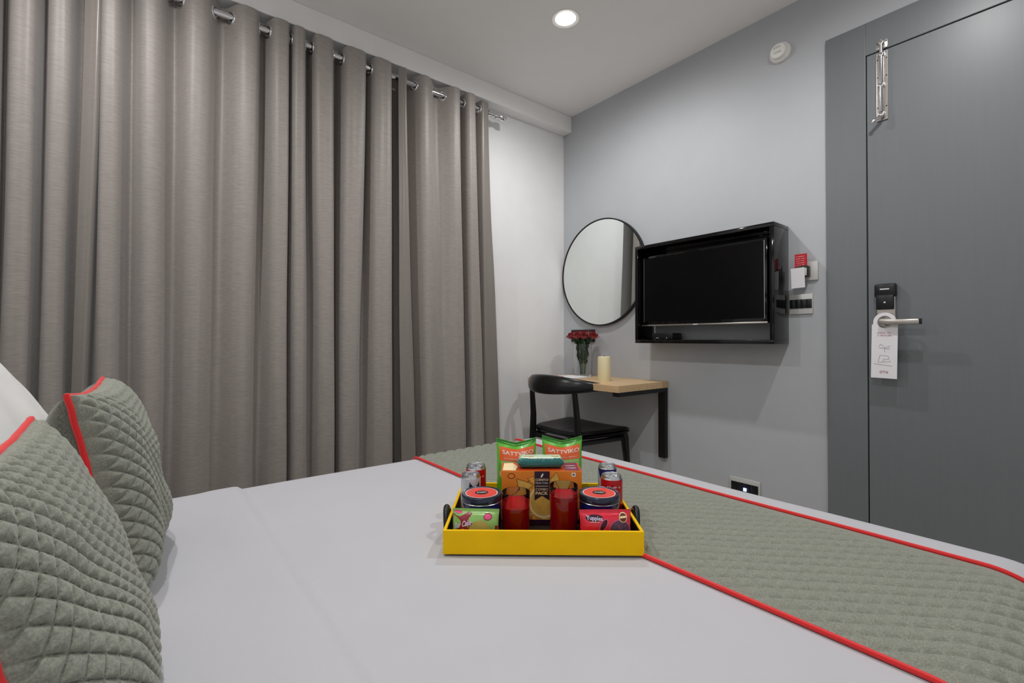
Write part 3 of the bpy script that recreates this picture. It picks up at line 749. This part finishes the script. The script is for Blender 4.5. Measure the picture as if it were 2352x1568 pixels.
for i, (lat, dep, rz, tl, lab) in enumerate([(.0112, 1.126, 4, -4, 'green and orange chips packet standing behind the orange box, left one'), (.1210, 1.128, -3, -3, 'green and orange chips packet standing behind the orange box, right one')]):
    hgt = .164+.005*i
    r, S = pouch('chips_packet', lat, dep, .094, hgt, .036, tl, lab, 'chips packet', M_green, rz=rz, group='chips packets on the tray', dent=.012, wavy=.0015)
    D = lambda o: (lambda x, y: S(x, y, -1, o))
    rect_decal(-.0465, .0465, hgt-.0095, hgt-.001, D(.0004), M_dkgreen, r, 'top_seal')
    rect_decal(-.041, .0415, hgt-.048, hgt-.0165, D(.0004), M_orange, r, 'printed_band')
    lettering('SATTVIKO', .0128, lambda x, y: S(x+.003, hgt-.0285+y, -1, .0009), M_whiteink, r, width=.074, bold=.012)
    squiggle(-.030, .034, hgt-.0420, .003, D(.0007), M_whiteink, r, 'printed_line', .00035, 3+i)
    rect_decal(-.038, .040, hgt-.072, hgt-.049, D(.0004), M_palegreen, r, 'printed_panel')
    decal(ell(-.022, hgt-.078, .020, .014), D(.0006), M_tan, r, 'printed_snack')
# ---- orange box
M_boxo = mat('orange_card', (240, 138, 42), .4, var=.10, scale=(14, 14, 9)); M_boxt = mat('deep_orange_card', (206, 74, 22), .45, var=.06)
M_purple = mat('dark_purple_print', (44, 14, 40), .4, var=.05); M_plum = mat('plum_print', (120, 48, 78), .45, var=.05); M_brown = mat('brown_print', (96, 44, 18), .5, var=.1)
M_dip = mat('dip_print', (226, 180, 84), .5, var=.12, scale=(80, 80, 80)); M_creamp = mat('cream_print', (248, 226, 178), .5, var=.03); M_nacho = mat('nacho_print', (236, 158, 60), .5, var=.25, scale=(160, 160, 160))
bw, bh, bd = .1765, .1170, .068
box = empty('snack_box', at(.0655, 1.064), ROT, 'orange nacho carton with dark purple label on the tray', 'box')
MB().box(-bw/2, bw/2, -bd/2, bd/2, 0, bh, .0008).build('carton', M_boxo, box, smooth=False)
F = lambda o: (lambda x, y: Vector((x, -bd/2-o, y))); TPF = lambda o: (lambda x, y: Vector((x, y, bh+o)))
rect_decal(-bw/2+.001, bw/2-.001, -bd/2+.001, bd/2-.001, TPF(.0003), M_boxt, box, 'top_print', 2, 2)
rect_decal(.052, .084, -bd/2+.002, bd/2-.002, TPF(.0006), M_plum, box, 'top_label', 2, 2)
lettering('nacho', .011, lambda x, y: Vector((.067+x, .006+y, bh+.001)), M_whiteink, box, width=.022, bold=.01)
lettering('crisps', .011, lambda x, y: Vector((.067+x, -.012+y, bh+.001)), M_whiteink, box, width=.022, bold=.01)
decal([(-.086, -.03), (-.058, -.032), (-.052, .0), (-.064, .03), (-.084, .028)], TPF(.0007), M_creamp, box, 'top_picture')
decal(ell(.004, .052, .060, .052, 40), F(.0003), M_brown, box, 'bowl_shadow')
decal(ell(.004, .053, .057, .050, 40), F(.0005), M_nacho, box, 'bowl_print')
for k, (cx, cy, r0, a) in enumerate([(-.040, .083, .022, .2), (-.050, .055, .020, 1.1), (.048, .078, .020, .5), (.055, .050, .018, 2.0), (-.030, .020, .016, .3), (.040, .022, .016, .9), (.006, .012, .015, .1), (-.020, .098, .012, .8), (.030, .100, .014, 1.4)]):
    tri = [(cx+r0*math.cos(a+2*PI*j/3), min(.114, max(.003, cy+r0*math.sin(a+2*PI*j/3)))) for j in range(3)]
    tr2 = [(cx+(x-cx)*1.1, min(.1155, max(.002, cy+(y-cy)*1.1))) for x, y in tri]
    decal(tr2, F(.0007), M_brown, box, 'nacho_outline'); decal(tri, F(.0009), M_nacho if k % 2 else M_dip, box, 'nacho_print')
decal(ell(.004, .050, .033, .036, 36), F(.0011), M_creamp, box, 'dip_bowl'); decal(ell(.004, .051, .029, .032, 36), F(.0013), M_dip, box, 'dip_print')
pts = [(-.016, bh-.0005), (-.016, .053), (.0005, .063), (.017, .053), (.017, bh-.0005)]
MB().prism(pts, F(.0002), F(.0016)).build('purple_label', M_purple, box, smooth=False)
lettering('CORNITOS', .0066, lambda x, y: F(.0019)(x, bh-.0190+y), M_creamp, box, width=.0285, bold=.012)
lettering('Nacho Crisps', .0055, lambda x, y: F(.0019)(x, bh-.0255+y), M_whiteink, box, width=.0275)
rect_decal(-.0135, .0145, bh-.0332, bh-.0322, F(.0019), M_creamp, box, 'label_rule', 2, 1)
lettering('COMBO', .0076, lambda x, y: F(.0019)(x, bh-.0400+y), M_creamp, box, width=.0275)
lettering('PACK', .0090, lambda x, y: F(.0019)(x, bh-.0485+y), M_creamp, box, width=.0275, bold=.03)
decal(ell(.0005, bh-.0095, .0018, .0052, 14, -.5), F(.0019), M_whiteink, box, 'leaf_mark')
rect_decal(-.0878, .0878, .001, .011, F(.0010), M_purple, box, 'bottom_band', 2, 1)
decal(ell(-.067, bh-.011, .0082, .0062), F(.0004), M_brown, box, 'stamp_mark'); decal(ell(-.067, bh-.011, .0066, .0046), F(.0006), M_boxo, box, 'stamp_face')
rect_decal(.0655, .0745, bh-.0125, bh-.0035, F(.0004), M_whiteink, box, 'veg_mark', 1, 1); decal(ell(.070, bh-.008, .0022, .0022), F(.0006), M_dkgreen, box, 'veg_dot')
# ---- teal biscuit pack lying on the box
M_teal = mat('teal_foil', (2, 104, 102), .28, var=.12, scale=(60, 60, 60), **foil); M_paleteal = mat('pale_teal_print', (188, 214, 180), .35, var=.08, **foil)
bp_ = empty('biscuit_pack', at(.0640, 1.062, FL+bh+.0012), ROT+math.radians(1), 'teal biscuit packet lying on top of the orange box', 'biscuit packet')
def BS(a, b, off=0.):
    """a along length 0..1, b around 0..1"""
    x = (a-.5)*.106; e = smooth(0, .09, a)*smooth(0, .09, 1-a); c = 2*PI*b
    ry, rz = .021, .0125*(.12+.88*e)
    s = lambda t: math.copysign(abs(t)**.7, t)
    wv = .0006*noise.noise(Vector((x*150, b*14, 1)))
    return Vector((x, s(math.cos(c))*(ry+off+wv), .0125+s(math.sin(c))*(rz+off+wv)))
MB().grid(BS, 44, 36).build('wrapper', M_teal, bp_, ang=70)
MB().grid(lambda a, b: BS(.05+.9*a, .13+.24*b, .0004), 40, 16).build('pale_print', M_paleteal, bp_)
def bt(x, y):
    b = .378-y/.0125*.062; return BS(.5+x/.106, b, .0009)
lettering('NutriChoice', .0100, bt, M_whiteink, bp_, width=.056, bold=.02)
decal([(-.032, 0), (-.012, -.004), (-.008, .004), (-.03, .007)], lambda x, y: BS(.5+(x-.006)/.106, .30-y/.0125*.05, .0008), M_tan, bp_, 'printed_biscuit')
decal([(.024, 0), (.040, -.003), (.042, .005), (.026, .007)], lambda x, y: BS(.5+x/.106, .30-y/.0125*.05, .0008), M_tan, bp_, 'printed_biscuit')
# ---- front pouches
M_bargreen = mat('leaf_green_foil', (140, 190, 96), .3, var=.12, scale=(70, 70, 70), **foil); M_maroon = mat('maroon_print', (140, 10, 34), .35, var=.15, scale=(60, 60, 60), **foil)
M_pinkp = mat('pink_print', (228, 90, 140), .4, var=.12, scale=(200, 200, 200)); M_cake = mat('cake_print', (182, 164, 86), .5, var=.08); M_lilac = mat('lilac_ink', (226, 214, 244), .5, var=.02)
r, S = pouch('cake_packet', -.0720, .918, .090, .0725, .020, -8, 'light green and maroon cake packet in the front left of the tray', 'cake packet', M_bargreen, rz=-3)
D = lambda o: (lambda x, y: S(x, y, -1, o))
decal([(-.044, .012), (-.006, .012), (-.0045, .045), (-.0062, .064), (-.0125, .0675), (-.021, .063), (-.030, .058), (-.038, .060), (-.0435, .064)], D(.0004), M_maroon, r, 'maroon_print')
decal(ell(-.0335, .0665, .0085, .0026, rot=-.1), D(.0006), M_pinkp, r, 'pink_badge')
decal(ell(.0243, .0585, .0085, .0066, 16), D(.0004), M_dkred, r, 'badge_edge'); decal(ell(.0243, .0585, .0072, .0050, 16), D(.0006), M_pinkp, r, 'pink_badge')
decal(ell(.0099, .030, .0216, .022), D(.0006), M_cake, r, 'cake_picture')
lettering('Bar Cake', .0140, lambda x, y: S(-.0240+x, .0445+y+x*.25, -1, .0010), M_lilac, r, width=.033, bold=.02, shear=.2)
rect_decal(.0385, .0445, .002, .042, D(.0004), M_maroon, r, 'side_print', 4, 8)
M_crim = mat('crimson_foil', (222, 18, 52), .28, var=.14, scale=(60, 60, 60), **foil); M_muffin = mat('muffin_print', (96, 66, 92), .55, var=.5, scale=(240, 240, 240)); M_darkm = mat('dark_maroon_print', (60, 4, 28), .4, var=.1)
r, S = pouch('cake_packet', .1835, .916, .099, .0715, .022, -8, 'red muffin packet in the front right of the tray', 'cake packet', M_crim, rz=1)
D = lambda o: (lambda x, y: S(x, y, -1, o))
decal(ell(.0265, .0355, .0212, .0185), D(.0004), M_pinkp, r, 'muffin_edge'); decal(ell(.0265, .0350, .0198, .0176), D(.0006), M_muffin, r, 'muffin_picture')
decal(ell(-.0050, .0440, .0130, .0062, rot=1.0), D(.0005), M_pinkp, r, 'swirl_edge'); decal(ell(-.0050, .0440, .0116, .0048, rot=1.0), D(.0007), M_darkm, r, 'swirl_print')
decal(ell(.0335, .0575, .0080, .0088), D(.0008), M_creamp, r, 'seal_edge'); decal(ell(.0335, .0575, .0069, .0076), D(.0010), M_brown, r, 'seal_print'); decal([(.0275, .0560), (.0395, .0570), (.0395, .0605), (.0275, .0595)], D(.0013), M_creamp, r, 'seal_ribbon')
decal(ell(-.0225, .0570, .0170, .0062), D(.0004), M_darkm, r, 'logo_shadow')
lettering('Yuppies', .0105, lambda x, y: S(-.0225+x, .0565+y-x*.08, -1, .0009), M_lilac, r, width=.0315, bold=.02)
rect_decal(-.032, -.012, .0492, .0499, D(.0007), M_whiteink, r, 'logo_rule', 6, 1)
# ---- tins
M_tin = mat('navy_tin', (16, 34, 110), .25, var=.25, scale=(30, 30, 6), coat=.4); M_lid = mat('black_tin_lid', (52, 58, 78), .22, var=.05, coat=.4, metal=.6); M_tinred = mat('coral_label', (226, 66, 52), .4, var=.08)
for i, (lat, lab) in enumerate([(-.0640, 'navy popcorn tin with black and coral lid behind the light green packet'), (.1835, 'navy popcorn tin with black and coral lid behind the red muffin packet')]):
    t = empty('popcorn_tin', at(lat, .987), ROT+.2-.3*i, lab, 'tin', 'popcorn tins on the tray')
    MB().lathe([(0, 0), (.0405, 0), (.0415, .0015), (.0415, .068), (.0420, .0700), (.0405, .071), (0, .071)], 48).build('body', M_tin, t)
    MB().lathe([(.0424, .0695), (.0433, .0702), (.0424, .071)], 48).build('seam_ring', M_steel, t)
    MB().lathe([(.041, .0705), (.0426, .071), (.0428, .081), (.0422, .0832), (.041, .0845), (.0395, .084), (.038, .0835), (0, .0835)], 48).build('lid', M_lid, t)
    LZ = lambda o: (lambda x, y: Vector((x, y, .0836+o)))
    decal(ell(0, 0, .0340, .0340, 40), LZ(.0002), M_whiteink, t, 'label_ring'); decal(ell(0, 0, .0325, .0325, 40), LZ(.0004), M_tinred, t, 'lid_label')
    decal(ell(0, 0, .0140, .0120, 20), LZ(.0006), M_dark, t, 'label_centre')
    lettering('4700BC', .009, lambda x, y: Vector((x, y, .0844)), M_whiteink, t, width=.021, bold=.01)
    for k in range(2): decal([(-.004+k*.02, .050), (.002+k*.02, .050), (.002+k*.02, .056), (-.004+k*.02, .056)], lambda x, y: Vector((.0418*math.sin(x/.0418), -.0418*math.cos(x/.0418), y)), M_silverpl, t, 'printed_mark')
# ---- glasses with juice
for i, (lat, dep, H, lz, lab) in enumerate([(.0083, .978, .090, .060, 'short glass of red juice in front of the orange box, left one'), (.1082, .980, .103, .083, 'taller glass of red juice in front of the orange box, right one')]):
    g = empty('juice_glass', at(lat, dep), ROT, lab, 'glass', 'glasses of red juice on the tray')
    ro = .0292
    MB().lathe([(0, 0), (ro-.002, 0), (ro-.001, .002), (ro, H-.001), (ro-.0006, H), (ro-.0014, H-.001), (ro-.0022, .009), (0, .008)], 40).build('tumbler', M_glass, g)
    MB().lathe([(0, .0080), (ro-.0016, .0086), (ro-.0008, lz), (0, lz)], 40).build('juice', M_juice, g)
# ---- cans
M_can = mat('can_aluminium', (206, 208, 212), .25, metal=1, var=.04, scale=(60, 60, 60)); M_canred = mat('red_can_print', (190, 12, 20), .25, metal=.3, var=.08, coat=.3); M_canblue = mat('blue_can_print', (28, 32, 110), .25, metal=.3, var=.1, coat=.3); M_canwhite = mat('silver_white_can_print', (206, 210, 216), .3, metal=.4, var=.06); M_candark = mat('dark_can_print', (40, 36, 40), .3, metal=.3, var=.1)
def can(lat, dep, r, H, m, label, rz, second=None, star=None):
    t = empty('drink_can', at(lat, dep), ROT+rz, label, 'can', 'small drink cans on the tray')
    MB().lathe([(0, .002), (r*.75, 0), (r*.82, .001), (r, .008), (r, H-.009), (r*.985, H-.0075)], 40).build('body', m, t)
    MB().lathe([(r*.985, H-.0075), (r*.90, H-.004), (r*.90, H-.001), (r*.88, H), (r*.85, H-.001), (r*.83, H-.0045), (0, H-.004)], 40).build('lid', M_can, t)
    MB().box(-.003, .003, -.010, .006, H-.0038, H-.0028, .0004).lathe([(.0025, H-.0038), (.0055, H-.0038), (.0055, H-.0026), (.0025, H-.0026)], 16, c=(0, .004, 0)).build('pull_tab', M_chrome, t)
    CY = lambda o: (lambda x, y: Vector(((r+o)*math.sin(x/r), -(r+o)*math.cos(x/r), y)))
    if second:
        pts_m, mm, nm = second
        decal(pts_m, CY(.0003), mm, t, nm)
    if star:
        for k in range(star): squiggle(-.014+.001*k, .013, H-.022-.010*k, .005, CY(.0003), M_whiteink if k % 2 else M_paper, t, 'printed_line', .0006, 20+k)
    return t
can(-.0850, 1.105, .0240, .111, M_canred, 'red drink can at the back left of the tray', .3, None, 1)
can(-.0925, 1.051, .0220, .106, M_canwhite, 'silver and dark drink can behind the left tin', -.2, ([(.000, .055), (.028, .055), (.028, .092), (.004, .092)], M_candark, 'dark_print'))
can(.2225, 1.047, .0240, .105, M_canred, 'red drink can behind the right tin', 0., ([(-.006, .062), (.012, .062), (.012, .074), (-.006, .074)], mat('grey_red_print', (150, 96, 92), .4, var=.3, scale=(200, 200, 200)), 'printed_panel'), 1)
can(.2245, 1.104, .0215, .112, M_canblue, 'blue and silver drink can at the back right of the tray', 0., ([(-.03, .03), (-.002, .03), (.004, .099), (-.03, .099)], M_canwhite, 'silver_print'))
